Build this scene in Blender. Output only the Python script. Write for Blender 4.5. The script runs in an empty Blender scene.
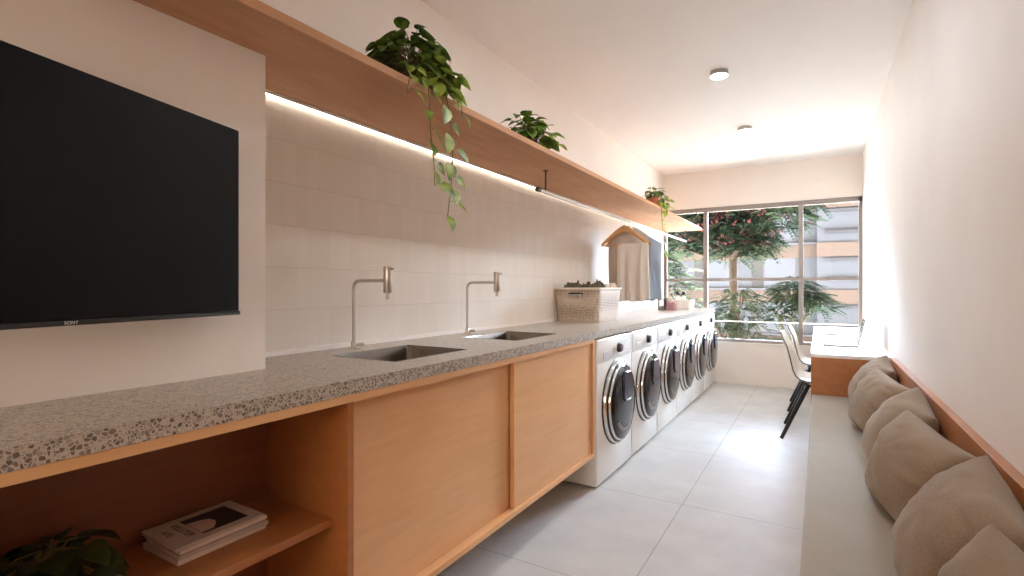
import bpy, bmesh, math, random
from mathutils import Vector, Matrix, Euler
import mathutils.noise as mnoise

random.seed(7)
SC = bpy.context.scene
COL = SC.collection
PI = math.pi
def R(a): return math.radians(a)

# ------------------------------------------------------------------ materials
def srgb(r, g, b):
    def f(c):
        c /= 255.0
        return c / 12.92 if c <= 0.04045 else ((c + 0.055) / 1.055) ** 2.4
    return (f(r), f(g), f(b), 1.0)

def new_mat(name):
    m = bpy.data.materials.new(name); m.use_nodes = True
    nt = m.node_tree
    b = nt.nodes['Principled BSDF']
    return m, nt, b

def coords(nt, scale=(1, 1, 1), kind='Object', rot=(0, 0, 0)):
    tc = nt.nodes.new('ShaderNodeTexCoord'); mp = nt.nodes.new('ShaderNodeMapping')
    mp.inputs['Scale'].default_value = scale
    mp.inputs['Rotation'].default_value = rot
    nt.links.new(tc.outputs[kind], mp.inputs['Vector'])
    return mp.outputs['Vector']

def noise(nt, vec, scale, detail=4, rough=0.55):
    n = nt.nodes.new('ShaderNodeTexNoise')
    n.inputs['Scale'].default_value = scale; n.inputs['Detail'].default_value = detail
    n.inputs['Roughness'].default_value = rough
    nt.links.new(vec, n.inputs['Vector'])
    return n.outputs['Fac']

def ramp(nt, fac, stops):
    r = nt.nodes.new('ShaderNodeValToRGB')
    el = r.color_ramp.elements
    while len(el) > 1: el.remove(el[-1])
    el[0].position = stops[0][0]; el[0].color = stops[0][1]
    for p, c in stops[1:]:
        e = el.new(p); e.color = c
    nt.links.new(fac, r.inputs['Fac'])
    return r.outputs['Color']

def bump(nt, b, h, strength=0.2, dist=0.002):
    n = nt.nodes.new('ShaderNodeBump')
    n.inputs['Strength'].default_value = strength; n.inputs['Distance'].default_value = dist
    nt.links.new(h, n.inputs['Height']); nt.links.new(n.outputs['Normal'], b.inputs['Normal'])

def plain(name, col, rough=0.5, metal=0.0, var=0.06, vscale=6.0, bscale=0, bstr=0.15, bdist=0.001, coat=0, spec=None):
    m, nt, b = new_mat(name)
    v = coords(nt)
    c2 = tuple(max(0, x * (1 - var)) for x in col[:3]) + (1,)
    c3 = tuple(min(1, x * (1 + var)) for x in col[:3]) + (1,)
    nt.links.new(ramp(nt, noise(nt, v, vscale), [(0.3, c2), (0.7, c3)]), b.inputs['Base Color'])
    b.inputs['Roughness'].default_value = rough; b.inputs['Metallic'].default_value = metal
    if coat: b.inputs['Coat Weight'].default_value = coat
    if spec is not None: b.inputs['Specular IOR Level'].default_value = spec
    if bscale: bump(nt, b, noise(nt, v, bscale, 3), bstr, bdist)
    return m

def emit(name, col, strength):
    m, nt, b = new_mat(name)
    b.inputs['Base Color'].default_value = col
    b.inputs['Emission Color'].default_value = col
    b.inputs['Emission Strength'].default_value = strength
    return m

def wood(name, c1, c2, scale=(14, 1.2, 14), rough=0.36, spec=.55):
    m, nt, b = new_mat(name)
    v = coords(nt, scale)
    n1 = noise(nt, v, 2.2, 6, 0.62)
    v2 = coords(nt, (1, .6, 1))
    n2 = noise(nt, v2, 3.2, 3, 0.5)
    mx = nt.nodes.new('ShaderNodeMath'); mx.operation = 'ADD'
    h = nt.nodes.new('ShaderNodeMath'); h.operation = 'MULTIPLY'; h.inputs[1].default_value = 0.5
    nt.links.new(n1, mx.inputs[0]); nt.links.new(n2, mx.inputs[1]); nt.links.new(mx.outputs[0], h.inputs[0])
    nt.links.new(ramp(nt, h.outputs[0], [(0.36, c2), (0.64, c1)]), b.inputs['Base Color'])
    b.inputs['Roughness'].default_value = rough
    b.inputs['Specular IOR Level'].default_value = spec
    bump(nt, b, n1, 0.05, 0.001)
    return m

def fabric(name, col, weave=420.0, var=0.12, streak=(1, 1, 1)):
    m, nt, b = new_mat(name)
    v = coords(nt, streak)
    v0 = coords(nt)
    n1 = noise(nt, v, weave * 0.35, 2, 0.7); n2 = noise(nt, v0, 7, 4)
    a = nt.nodes.new('ShaderNodeMath'); a.operation = 'MULTIPLY_ADD'
    nt.links.new(n1, a.inputs[0]); a.inputs[1].default_value = 0.65
    s = nt.nodes.new('ShaderNodeMath'); s.operation = 'MULTIPLY'; s.inputs[1].default_value = 0.35
    nt.links.new(n2, s.inputs[0]); nt.links.new(s.outputs[0], a.inputs[2])
    lo = tuple(x * (1 - var * 1.6) for x in col[:3]) + (1,)
    hi = tuple(min(1, x * (1 + var * 1.6)) for x in col[:3]) + (1,)
    nt.links.new(ramp(nt, a.outputs[0], [(0.32, lo), (0.68, hi)]), b.inputs['Base Color'])
    b.inputs['Roughness'].default_value = 0.95
    b.inputs['Specular IOR Level'].default_value = 0.15
    b.inputs['Sheen Weight'].default_value = 0.15
    bump(nt, b, n1, 0.35, 0.0015)
    return m

M = {}
HAZE, SKY, SUNE, LAMP, LEDS, REAR, EXPO = 160.0, 2.5, 74.0, 300.0, 7.0, 4.5, 0.20
M['plaster'] = plain('plaster', srgb(234, 225, 216), 0.75, var=0.02, vscale=2.5, bscale=60, bstr=0.05)
M['plaster_right'] = plain('limewash', srgb(237, 232, 228), 0.55, var=0.03, vscale=2.0, bscale=9, bstr=0.08, bdist=0.004)
M['ceiling'] = plain('ceiling_paint', srgb(243, 241, 240), 0.8, var=0.01)
M['wood'] = wood('honey_plywood', srgb(220, 170, 120), srgb(208, 154, 103))
M['wood_shaded'] = wood('shaded_plywood', srgb(172, 110, 62), srgb(154, 94, 50))  # same plywood, darkened for the shade on desk end, backboard and open compartment
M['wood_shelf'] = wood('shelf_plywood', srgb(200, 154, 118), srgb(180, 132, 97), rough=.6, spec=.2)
M['wood_recess_shade'] = wood('recess_shade_plywood', srgb(142, 88, 58), srgb(124, 75, 48))  # same plywood again, with the compartment's shade put into its colour
M['hanger_wood'] = wood('hanger_beech', srgb(205, 155, 105), srgb(180, 128, 82), (40, 40, 4))
M['steel'] = plain('brushed_steel', srgb(200, 192, 182), 0.28, 1.0, var=0.03, vscale=40)
M['sink_steel'] = plain('sink_steel', srgb(128, 120, 112), 0.24, 1.0, var=0.05, vscale=12)
M['chrome'] = plain('chrome', srgb(225, 225, 226), 0.08, 1.0, var=0.01)
M['dark_metal'] = plain('dark_metal', srgb(70, 64, 58), 0.4, 0.8, var=0.05)
M['rail_metal'] = plain('rail_metal', srgb(214, 208, 200), 0.3, 0.35, var=0.02)
M['frame_alu'] = plain('taupe_aluminium', srgb(140, 130, 123), 0.5, 0.0, var=0.02)
M['white_enamel'] = plain('white_enamel', srgb(238, 236, 232), 0.25, var=0.01, coat=0.2)
M['white_plastic'] = plain('white_plastic', srgb(236, 233, 228), 0.4, var=0.01)
M['grey_print'] = plain('grey_print', srgb(186, 182, 178), 0.5, var=0.02)
M['black_plastic'] = plain('black_plastic', srgb(22, 21, 21), 0.35, var=0.05)
M['black_gloss'] = plain('black_door_glass', srgb(14, 13, 15), 0.08, var=0.05, spec=.35)
M['add_glass'] = plain('smoked_blue_glass', srgb(40, 41, 60), 0.12, var=0.04, coat=0.3)
M['screen'] = plain('screen_glass', srgb(14, 12, 10), 0.5, var=0.02, spec=0.12)
M['tv_frame'] = plain('tv_frame', srgb(38, 35, 33), 0.4, 0.3, var=0.02)
M['logo'] = plain('logo_silver', srgb(225, 222, 216), 0.4, 0.0, var=0.01)
M['seat_fabric'] = fabric('bench_linen', srgb(156, 146, 132), 520, 0.05, (1, 1, 1))
M['cushion_fabric'] = fabric('cushion_linen', srgb(142, 124, 105), 460, 0.13, (3, .5, 3))
M['shirt_beige'] = fabric('beige_knit', srgb(216, 205, 194), 300, 0.05)
M['shirt_grey'] = fabric('grey_brown_cotton', srgb(190, 176, 162), 300, 0.05)
M['shirt_blue'] = fabric('blue_grey_cotton', srgb(176, 190, 206), 300, 0.05)
M['shirt_cream'] = fabric('cream_cotton', srgb(228, 212, 178), 300, 0.04)
M['olive_cloth'] = fabric('olive_cloth', srgb(92, 84, 66), 300, 0.1)
M['cream_cloth'] = fabric('cream_cloth', srgb(222, 210, 192), 300, 0.04)
M['terracotta'] = plain('terracotta', srgb(176, 104, 70), 0.8, var=0.08, bscale=40)
M['dark_pot'] = plain('brown_pot', srgb(78, 50, 38), 0.7, var=0.08)
M['soil'] = plain('soil', srgb(48, 36, 28), 0.95, var=0.3, vscale=60, bscale=60, bstr=.6, bdist=.006)
M['vine'] = plain('vine_stem', srgb(112, 104, 52), 0.6, var=0.1)
M['laminate'] = plain('white_laminate', srgb(238, 235, 230), 0.35, var=0.01)
M['shell'] = plain('chair_shell', srgb(226, 219, 208), 0.45, var=0.02)
M['alu_silver'] = plain('laptop_silver', srgb(196, 194, 192), 0.3, 0.7, var=0.01)
M['laptop_screen'] = plain('laptop_display_sheen', srgb(150, 150, 152), 0.2, var=0.02)  # grey base stands in for the bright reflection in the switched-off display
M['slate'] = plain('slate_grey', srgb(120, 118, 116), 0.4, 0.3, var=0.02)
M['paper'] = plain('magazine_paper', srgb(224, 206, 192), 0.6, var=0.03, vscale=20)
M['paper_grey'] = plain('magazine_cover_grey', srgb(196, 178, 164), 0.55, var=0.04, vscale=20)
M['print_dark'] = plain('print_dark', srgb(46, 38, 36), 0.6, var=0.2, vscale=30)
M['print_text'] = plain('print_text', srgb(88, 42, 36), 0.6, var=0.05)
M['print_skin'] = plain('print_pale', srgb(206, 176, 160), 0.6, var=0.08, vscale=40)
M['bin_white'] = plain('bin_white', srgb(240, 238, 234), 0.45, var=0.01)
M['asphalt'] = plain('street_concrete', srgb(222, 219, 212), 0.9, var=0.1)
M['bark'] = plain('bark', srgb(84, 72, 60), 0.9, var=0.2, vscale=14, bscale=30, bstr=.5, bdist=.01)
M['bark_green'] = plain('mossy_bark', srgb(92, 88, 50), 0.9, var=0.2, vscale=10, bscale=30, bstr=.5, bdist=.01)
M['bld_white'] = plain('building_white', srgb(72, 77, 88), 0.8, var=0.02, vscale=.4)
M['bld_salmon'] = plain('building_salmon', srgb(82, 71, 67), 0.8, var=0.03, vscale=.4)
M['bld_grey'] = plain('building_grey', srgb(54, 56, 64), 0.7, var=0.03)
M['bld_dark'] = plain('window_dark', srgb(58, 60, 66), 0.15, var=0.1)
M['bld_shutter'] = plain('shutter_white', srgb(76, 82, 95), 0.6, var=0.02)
M['flower'] = plain('pink_blossom', srgb(150, 84, 90), 0.7, var=0.25, vscale=8)

def leaf_mat(name, c1, c2, scale=18.0, trans=0.25, rough=.38, spec=.5):
    m, nt, b = new_mat(name)
    v = coords(nt)
    col = ramp(nt, noise(nt, v, scale, 2), [(0.38, c1), (0.62, c2)])
    nt.links.new(col, b.inputs['Base Color'])
    b.inputs['Roughness'].default_value = rough; b.inputs['Specular IOR Level'].default_value = spec
    tr = nt.nodes.new('ShaderNodeBsdfTranslucent'); mix = nt.nodes.new('ShaderNodeMixShader')
    nt.links.new(col, tr.inputs['Color'])
    mix.inputs['Fac'].default_value = trans
    out = nt.nodes['Material Output']
    nt.links.new(b.outputs[0], mix.inputs[1]); nt.links.new(tr.outputs[0], mix.inputs[2])
    nt.links.new(mix.outputs[0], out.inputs['Surface'])
    return m
M['leaf'] = leaf_mat('pothos_leaf', srgb(52, 78, 28), srgb(112, 140, 48))
M['leaf_light'] = leaf_mat('pothos_leaf_light', srgb(96, 124, 40), srgb(168, 188, 76), 20, .35)
M['leaf_dark'] = leaf_mat('shade_plant_leaf', srgb(40, 54, 22), srgb(70, 82, 32), 14)
M['tree_leaf'] = leaf_mat('tree_leaf', srgb(44, 60, 50), srgb(66, 82, 62), 1.6, .06, .9, .05)
M['tree_leaf_pale'] = leaf_mat('tree_leaf_pale', srgb(58, 72, 58), srgb(84, 96, 74), 1.6, .06, .9, .05)

def thin_glass(name, tint=(1, 1, 1, 1), ior=1.45, mixk=1.0):
    m = bpy.data.materials.new(name); m.use_nodes = True
    nt = m.node_tree; nt.nodes.clear()
    out = nt.nodes.new('ShaderNodeOutputMaterial')
    t = nt.nodes.new('ShaderNodeBsdfTransparent'); t.inputs['Color'].default_value = tint
    g = nt.nodes.new('ShaderNodeBsdfGlossy'); g.inputs['Roughness'].default_value = 0.02
    f = nt.nodes.new('ShaderNodeFresnel'); f.inputs['IOR'].default_value = ior
    mx = nt.nodes.new('ShaderNodeMixShader')
    nt.links.new(f.outputs[0], mx.inputs['Fac']); nt.links.new(t.outputs[0], mx.inputs[1]); nt.links.new(g.outputs[0], mx.inputs[2])
    nt.links.new(mx.outputs[0], out.inputs['Surface'])
    return m
M['glass'] = thin_glass('window_glass', (0.97, 0.98, 0.97, 1), 1.09)
M['bottle_glass'] = thin_glass('clear_bottle', (0.9, 0.88, 0.87, 1), 1.5)
M['pink_liquid'] = plain('pink_soap', srgb(240, 186, 192), 0.2, var=0.03)
M['jar_plastic'] = thin_glass('smoky_jar', (0.9, 0.88, 0.87, 1), 1.5)

# terrazzo
def terrazzo():
    m, nt, b = new_mat('terrazzo')
    v = coords(nt)
    w = noise(nt, v, 30, 2)
    vadd = nt.nodes.new('ShaderNodeVectorMath'); vadd.operation = 'MULTIPLY_ADD'
    nt.links.new(w, vadd.inputs[0]); vadd.inputs[1].default_value = (.008, .008, .008); nt.links.new(v, vadd.inputs[2])
    vo = nt.nodes.new('ShaderNodeTexVoronoi'); vo.inputs['Scale'].default_value = 135
    vo.feature = 'DISTANCE_TO_EDGE'
    nt.links.new(vadd.outputs[0], vo.inputs['Vector'])
    vc = nt.nodes.new('ShaderNodeTexVoronoi'); vc.inputs['Scale'].default_value = 135
    nt.links.new(vadd.outputs[0], vc.inputs['Vector'])
    sep = nt.nodes.new('ShaderNodeSeparateColor'); nt.links.new(vc.outputs['Color'], sep.inputs[0])
    chip = ramp(nt, sep.outputs[0], [(0.0, srgb(84, 73, 63)), (0.3, srgb(116, 104, 92)), (0.55, srgb(142, 130, 116)), (0.8, srgb(168, 156, 142)), (1, srgb(188, 176, 162))])
    th = nt.nodes.new('ShaderNodeMath'); th.operation = 'MULTIPLY_ADD'
    nt.links.new(sep.outputs[1], th.inputs[0]); th.inputs[1].default_value = .16; th.inputs[2].default_value = .03
    gt = nt.nodes.new('ShaderNodeMath'); gt.operation = 'GREATER_THAN'
    nt.links.new(vo.outputs['Distance'], gt.inputs[0]); nt.links.new(th.outputs[0], gt.inputs[1])
    mx = nt.nodes.new('ShaderNodeMix'); mx.data_type = 'RGBA'
    nt.links.new(gt.outputs[0], mx.inputs['Factor'])
    mx.inputs[6].default_value = srgb(190, 178, 164); nt.links.new(chip, mx.inputs[7])
    nt.links.new(mx.outputs[2], b.inputs['Base Color'])
    b.inputs['Roughness'].default_value = 0.30
    b.inputs['Specular IOR Level'].default_value = 0.8
    return m
M['terrazzo'] = terrazzo()

# narrow stacked wall tiles, upright, long joints along the wall
def wall_tiles():
    m, nt, b = new_mat('upright_wall_tiles')
    tc = nt.nodes.new('ShaderNodeTexCoord')
    sp = nt.nodes.new('ShaderNodeSeparateXYZ'); nt.links.new(tc.outputs['Object'], sp.inputs[0])
    cb = nt.nodes.new('ShaderNodeCombineXYZ')
    nt.links.new(sp.outputs['Y'], cb.inputs['X'])
    of = nt.nodes.new('ShaderNodeMath'); of.operation = 'ADD'; of.inputs[1].default_value = 0.0310
    nt.links.new(sp.outputs['Z'], of.inputs[0]); nt.links.new(of.outputs[0], cb.inputs['Y'])
    def brick(w, mort, c1, c2, cm):
        br = nt.nodes.new('ShaderNodeTexBrick'); br.offset = 0
        br.inputs['Scale'].default_value = 1; br.inputs['Brick Width'].default_value = w
        br.inputs['Row Height'].default_value = 0.164; br.inputs['Mortar Size'].default_value = mort
        br.inputs['Mortar Smooth'].default_value = 0.3
        br.inputs['Color1'].default_value = c1; br.inputs['Color2'].default_value = c2; br.inputs['Mortar'].default_value = cm
        nt.links.new(cb.outputs[0], br.inputs['Vector'])
        return br
    br = brick(0.0545, 0.0011, srgb(228, 217, 205), srgb(223, 212, 199), srgb(220, 209, 196))
    hb = nt.nodes.new('ShaderNodeTexBrick'); hb.offset = 0
    hb.inputs['Scale'].default_value = 1; hb.inputs['Brick Width'].default_value = 400; hb.inputs['Row Height'].default_value = .164
    hb.inputs['Mortar Size'].default_value = .0016; hb.inputs['Mortar Smooth'].default_value = .3
    hb.inputs['Color1'].default_value = (1, 1, 1, 1); hb.inputs['Color2'].default_value = (1, 1, 1, 1); hb.inputs['Mortar'].default_value = (.87, .86, .84, 1)
    nt.links.new(cb.outputs[0], hb.inputs['Vector'])
    mt_ = nt.nodes.new('ShaderNodeMix'); mt_.data_type = 'RGBA'; mt_.blend_type = 'MULTIPLY'; mt_.inputs['Factor'].default_value = 1
    nt.links.new(br.outputs['Color'], mt_.inputs[6]); nt.links.new(hb.outputs['Color'], mt_.inputs[7])
    nt.links.new(mt_.outputs[2], b.inputs['Base Color'])
    b.inputs['Roughness'].default_value = 0.55
    b.inputs['Specular IOR Level'].default_value = 0.15
    # tilt each tile a little: height = random per tile * offset inside the tile, plus sunken joints
    fy = nt.nodes.new('ShaderNodeMath'); fy.operation = 'DIVIDE'; nt.links.new(sp.outputs['Y'], fy.inputs[0]); fy.inputs[1].default_value = 0.0545
    fl = nt.nodes.new('ShaderNodeMath'); fl.operation = 'FLOOR'; nt.links.new(fy.outputs[0], fl.inputs[0])
    fz = nt.nodes.new('ShaderNodeMath'); fz.operation = 'DIVIDE'; nt.links.new(of.outputs[0], fz.inputs[0]); fz.inputs[1].default_value = 0.164
    flz = nt.nodes.new('ShaderNodeMath'); flz.operation = 'FLOOR'; nt.links.new(fz.outputs[0], flz.inputs[0])
    c2 = nt.nodes.new('ShaderNodeCombineXYZ'); nt.links.new(fl.outputs[0], c2.inputs[0]); nt.links.new(flz.outputs[0], c2.inputs[1])
    wn = nt.nodes.new('ShaderNodeTexWhiteNoise'); wn.noise_dimensions = '2D'; nt.links.new(c2.outputs[0], wn.inputs['Vector'])
    fr = nt.nodes.new('ShaderNodeMath'); fr.operation = 'FRACT'; nt.links.new(fy.outputs[0], fr.inputs[0])
    k = nt.nodes.new('ShaderNodeMath'); k.operation = 'SUBTRACT'; nt.links.new(wn.outputs['Value'], k.inputs[0]); k.inputs[1].default_value = .5
    h = nt.nodes.new('ShaderNodeMath'); h.operation = 'MULTIPLY'; nt.links.new(k.outputs[0], h.inputs[0]); nt.links.new(fr.outputs[0], h.inputs[1])
    h2 = nt.nodes.new('ShaderNodeMath'); h2.operation = 'MULTIPLY_ADD'; nt.links.new(br.outputs['Fac'], h2.inputs[0]); h2.inputs[1].default_value = -0.6
    nt.links.new(h.outputs[0], h2.inputs[2])
    bump(nt, b, h2.outputs[0], 0.16, 0.004)
    return m
M['tiles'] = wall_tiles()

def floor_tiles():
    m, nt, b = new_mat('large_grey_floor_tiles')
    tc = nt.nodes.new('ShaderNodeTexCoord')
    mp = nt.nodes.new('ShaderNodeMapping'); mp.inputs['Location'].default_value = (0.65 + .966 * 3, .966 * 4 - 1.953, 0)
    nt.links.new(tc.outputs['Object'], mp.inputs['Vector'])
    br = nt.nodes.new('ShaderNodeTexBrick'); br.offset = 0
    br.inputs['Scale'].default_value = 1; br.inputs['Brick Width'].default_value = .966
    br.inputs['Row Height'].default_value = .966; br.inputs['Mortar Size'].default_value = .003; br.inputs['Mortar Smooth'].default_value = .2
    br.inputs['Color1'].default_value = srgb(194, 191, 187); br.inputs['Color2'].default_value = srgb(189, 186, 182)
    br.inputs['Mortar'].default_value = srgb(158, 154, 149)
    nt.links.new(mp.outputs[0], br.inputs['Vector'])
    n = noise(nt, tc.outputs['Object'], 3.5, 8, .65)
    tint = ramp(nt, n, [(0.3, (.86, .86, .86, 1)), (0.7, (1.04, 1.03, 1.02, 1))])
    mx = nt.nodes.new('ShaderNodeMix'); mx.data_type = 'RGBA'; mx.blend_type = 'MULTIPLY'; mx.inputs['Factor'].default_value = 1
    nt.links.new(br.outputs['Color'], mx.inputs[6]); nt.links.new(tint, mx.inputs[7])
    nt.links.new(mx.outputs[2], b.inputs['Base Color'])
    b.inputs['Roughness'].default_value = 0.55
    b.inputs['Specular IOR Level'].default_value = 0.2
    nb = nt.nodes.new('ShaderNodeMath'); nb.operation = 'MULTIPLY_ADD'
    nt.links.new(br.outputs['Fac'], nb.inputs[0]); nb.inputs[1].default_value = -1.0
    nt.links.new(n, nb.inputs[2])
    bump(nt, b, nb.outputs[0], 0.08, 0.003)
    return m
M['floor'] = floor_tiles()

def weave():
    m, nt, b = new_mat('woven_plastic')
    v = coords(nt)
    vo = nt.nodes.new('ShaderNodeTexVoronoi'); vo.inputs['Scale'].default_value = 82; vo.inputs['Randomness'].default_value = 0.25
    nt.links.new(v, vo.inputs['Vector'])
    nt.links.new(ramp(nt, vo.outputs['Distance'], [(0.24, srgb(112, 92, 72)), (0.44, srgb(200, 184, 166))]), b.inputs['Base Color'])
    b.inputs['Roughness'].default_value = 0.6
    bump(nt, b, vo.outputs['Distance'], 0.5, 0.004)
    return m
M['weave'] = weave()
M['basket_rim'] = plain('basket_rim', srgb(232, 220, 204), 0.5, var=0.02)
M['led'] = emit('led_strip_light', (1.0, 0.92, 0.82, 1), LEDS)
M['lamp'] = emit('ceiling_lamp_light', (0.96, 1.0, 1.05, 1), LAMP)

# ------------------------------------------------------------------ mesh builder
class MB:
    def __init__(self):
        self.v = []; self.f = []; self.sm = []; self.mi = []
    def add(self, vs, fs, smooth=False, mi=0):
        o = len(self.v)
        self.v += [tuple(x) for x in vs]
        for f in fs:
            self.f.append(tuple(i + o for i in f)); self.sm.append(smooth); self.mi.append(mi)
        return self
    def from_bm(self, bm, smooth=False, mi=0):
        bm.verts.ensure_lookup_table(); bm.verts.index_update()
        self.add([v.co[:] for v in bm.verts], [[v.index for v in f.verts] for f in bm.faces], smooth, mi)
        bm.free(); return self
    def box(self, x0, x1, y0, y1, z0, z1, bev=0.0, seg=2, mi=0, mat=None):
        bm = bmesh.new(); bmesh.ops.create_cube(bm, size=1)
        for v in bm.verts:
            v.co = Vector(((x0 + x1) / 2 + v.co.x * (x1 - x0), (y0 + y1) / 2 + v.co.y * (y1 - y0), (z0 + z1) / 2 + v.co.z * (z1 - z0)))
        if bev > 0:
            bmesh.ops.bevel(bm, geom=list(bm.edges), offset=bev, segments=seg, profile=0.5, affect='EDGES')
        if mat is not None: bm.transform(mat)
        return self.from_bm(bm, bev > 0 and seg > 1, mi)
    def lathe(self, prof, n=40, axis='z', c=(0, 0, 0), smooth=True, mi=0, a0=0, a1=2 * PI):
        full = abs(a1 - a0 - 2 * PI) < 1e-6
        k = n if full else n + 1
        vs = []
        for (r, h) in prof:
            for i in range(k):
                a = a0 + (a1 - a0) * i / n
                p, q = r * math.cos(a), r * math.sin(a)
                if axis == 'z': vs.append((c[0] + p, c[1] + q, c[2] + h))
                elif axis == 'x': vs.append((c[0] + h, c[1] + p, c[2] + q))
                else: vs.append((c[0] + q, c[1] + h, c[2] + p))
        fs = []
        for j in range(len(prof) - 1):
            for i in range(n):
                i2 = (i + 1) % k
                fs.append((j * k + i, j * k + i2, (j + 1) * k + i2, (j + 1) * k + i))
        if full:
            if prof[0][0] > 1e-6: fs.append(tuple(reversed(range(k))))
            if prof[-1][0] > 1e-6: fs.append(tuple(range((len(prof) - 1) * k, len(prof) * k)))
        return self.add(vs, fs, smooth, mi)
    def tube(self, pts, r, n=8, smooth=True, mi=0, flat=1.0, cap=True):
        pts = [Vector(p) for p in pts]
        m = len(pts)
        rs = r if isinstance(r, (list, tuple)) else [r] * m
        vs = []; prev = None
        for i in range(m):
            t = (pts[min(i + 1, m - 1)] - pts[max(i - 1, 0)])
            if t.length < 1e-9: t = Vector((0, 0, 1))
            t.normalize()
            if prev is None:
                a = Vector((0, 0, 1)) if abs(t.z) < .9 else Vector((1, 0, 0))
                u = t.cross(a).normalized()
            else:
                u = (prev - t * prev.dot(t))
                u = u.normalized() if u.length > 1e-6 else t.orthogonal().normalized()
            prev = u; w = t.cross(u)
            for k in range(n):
                ang = 2 * PI * k / n
                vs.append(pts[i] + (u * math.cos(ang) + w * math.sin(ang) * flat) * rs[i])
        fs = []
        for i in range(m - 1):
            for k in range(n):
                k2 = (k + 1) % n
                fs.append((i * n + k, i * n + k2, (i + 1) * n + k2, (i + 1) * n + k))
        if cap:
            fs.append(tuple(reversed(range(n)))); fs.append(tuple(range((m - 1) * n, m * n)))
        return self.add(vs, fs, smooth, mi)
    def loft(self, rings, smooth=True, mi=0, cap0=True, cap1=True):
        n = len(rings[0]); vs = [p for r in rings for p in r]; fs = []
        for j in range(len(rings) - 1):
            for i in range(n):
                i2 = (i + 1) % n
                fs.append((j * n + i, j * n + i2, (j + 1) * n + i2, (j + 1) * n + i))
        if cap0: fs.append(tuple(reversed(range(n))))
        if cap1: fs.append(tuple(range((len(rings) - 1) * n, len(rings) * n)))
        return self.add(vs, fs, smooth, mi)
    def cells(self, xs, ys, z0, z1, keep):
        """slab with rectangular holes: keep(i, j) says which cell is solid"""
        nx, ny = len(xs) - 1, len(ys) - 1
        K = lambda i, j: 0 <= i < nx and 0 <= j < ny and keep(i, j)
        for i in range(nx):
            for j in range(ny):
                if not K(i, j): continue
                a, b, c, d = xs[i], xs[i + 1], ys[j], ys[j + 1]
                self.add([(a, c, z1), (b, c, z1), (b, d, z1), (a, d, z1)], [(0, 1, 2, 3)])
                self.add([(a, c, z0), (b, c, z0), (b, d, z0), (a, d, z0)], [(3, 2, 1, 0)])
                if not K(i - 1, j): self.add([(a, c, z0), (a, c, z1), (a, d, z1), (a, d, z0)], [(0, 1, 2, 3)])
                if not K(i + 1, j): self.add([(b, c, z0), (b, d, z0), (b, d, z1), (b, c, z1)], [(0, 1, 2, 3)])
                if not K(i, j - 1): self.add([(a, c, z0), (b, c, z0), (b, c, z1), (a, c, z1)], [(0, 1, 2, 3)])
                if not K(i, j + 1): self.add([(a, d, z0), (a, d, z1), (b, d, z1), (b, d, z0)], [(0, 1, 2, 3)])
        return self
    def obj(self, name, mats, parent=None, loc=(0, 0, 0), rot=None, weld=False):
        me = bpy.data.meshes.new(name)
        me.from_pydata(self.v, [], self.f)
        for p, s, k in zip(me.polygons, self.sm, self.mi):
            p.use_smooth = s; p.material_index = k
        if not isinstance(mats, (list, tuple)): mats = [mats]
        for m in mats: me.materials.append(m)
        if weld:
            bm = bmesh.new(); bm.from_mesh(me)
            bmesh.ops.remove_doubles(bm, verts=bm.verts, dist=1e-5)
            bmesh.ops.recalc_face_normals(bm, faces=bm.faces)
            bm.to_mesh(me); bm.free()
        me.update()
        if any(self.sm):
            try: me.set_sharp_from_angle(angle=R(42))
            except Exception: pass
        o = bpy.data.objects.new(name, me); COL.objects.link(o)
        o.location = loc
        if rot: o.rotation_euler = rot
        if parent: o.parent = parent
        return o

def thing(name, label, cat, loc=(0, 0, 0), rot=(0, 0, 0), group=None):
    o = bpy.data.objects.new(name, None); COL.objects.link(o)
    o.empty_display_size = .1
    o.location = loc; o.rotation_euler = rot
    o['label'] = label; o['category'] = cat
    if group: o['group'] = group
    return o
def tag(o, label, cat, group=None, kind=None):
    o['label'] = label; o['category'] = cat
    if group: o['group'] = group
    if kind: o['kind'] = kind
    return o
def structure(o, label=None, cat=None):
    o['kind'] = 'structure'
    if label: o['label'] = label; o['category'] = cat
    return o
def dup(root, loc, rot=None, label=None, group=None):
    r = root.copy(); COL.objects.link(r); r.location = loc
    if rot is not None: r.rotation_euler = rot
    if label: r['label'] = label
    if group: r['group'] = group
    for ch in list(root.children):
        c = ch.copy(); COL.objects.link(c); c.parent = r
        for g in list(ch.children):
            d = g.copy(); COL.objects.link(d); d.parent = c
    return r

def text_mesh(name, s, size, mat, parent, matrix, extrude=0.0004, space=1.0):
    cu = bpy.data.curves.new(name, 'FONT'); cu.body = s; cu.size = size; cu.extrude = extrude
    cu.align_x = 'CENTER'; cu.align_y = 'CENTER'; cu.space_character = space
    tmp = bpy.data.objects.new(name, cu); COL.objects.link(tmp)
    dg = bpy.context.evaluated_depsgraph_get()
    me = bpy.data.meshes.new_from_object(tmp.evaluated_get(dg))
    bpy.data.objects.remove(tmp); bpy.data.curves.remove(cu)
    me.materials.clear(); me.materials.append(mat)
    me.transform(matrix)
    o = bpy.data.objects.new(name, me); COL.objects.link(o)
    if parent: o.parent = parent
    return o

def rrect(cx, cy, w, h, r, z, n=5):
    pts = []
    for (sx, sy, a0) in ((1, 1, 0), (-1, 1, 90), (-1, -1, 180), (1, -1, 270)):
        for k in range(n):
            a = R(a0 + 90 * k / (n - 1))
            pts.append((cx + sx * (w / 2 - r) + r * math.cos(a), cy + sy * (h / 2 - r) + r * math.sin(a), z))
    return pts

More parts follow.
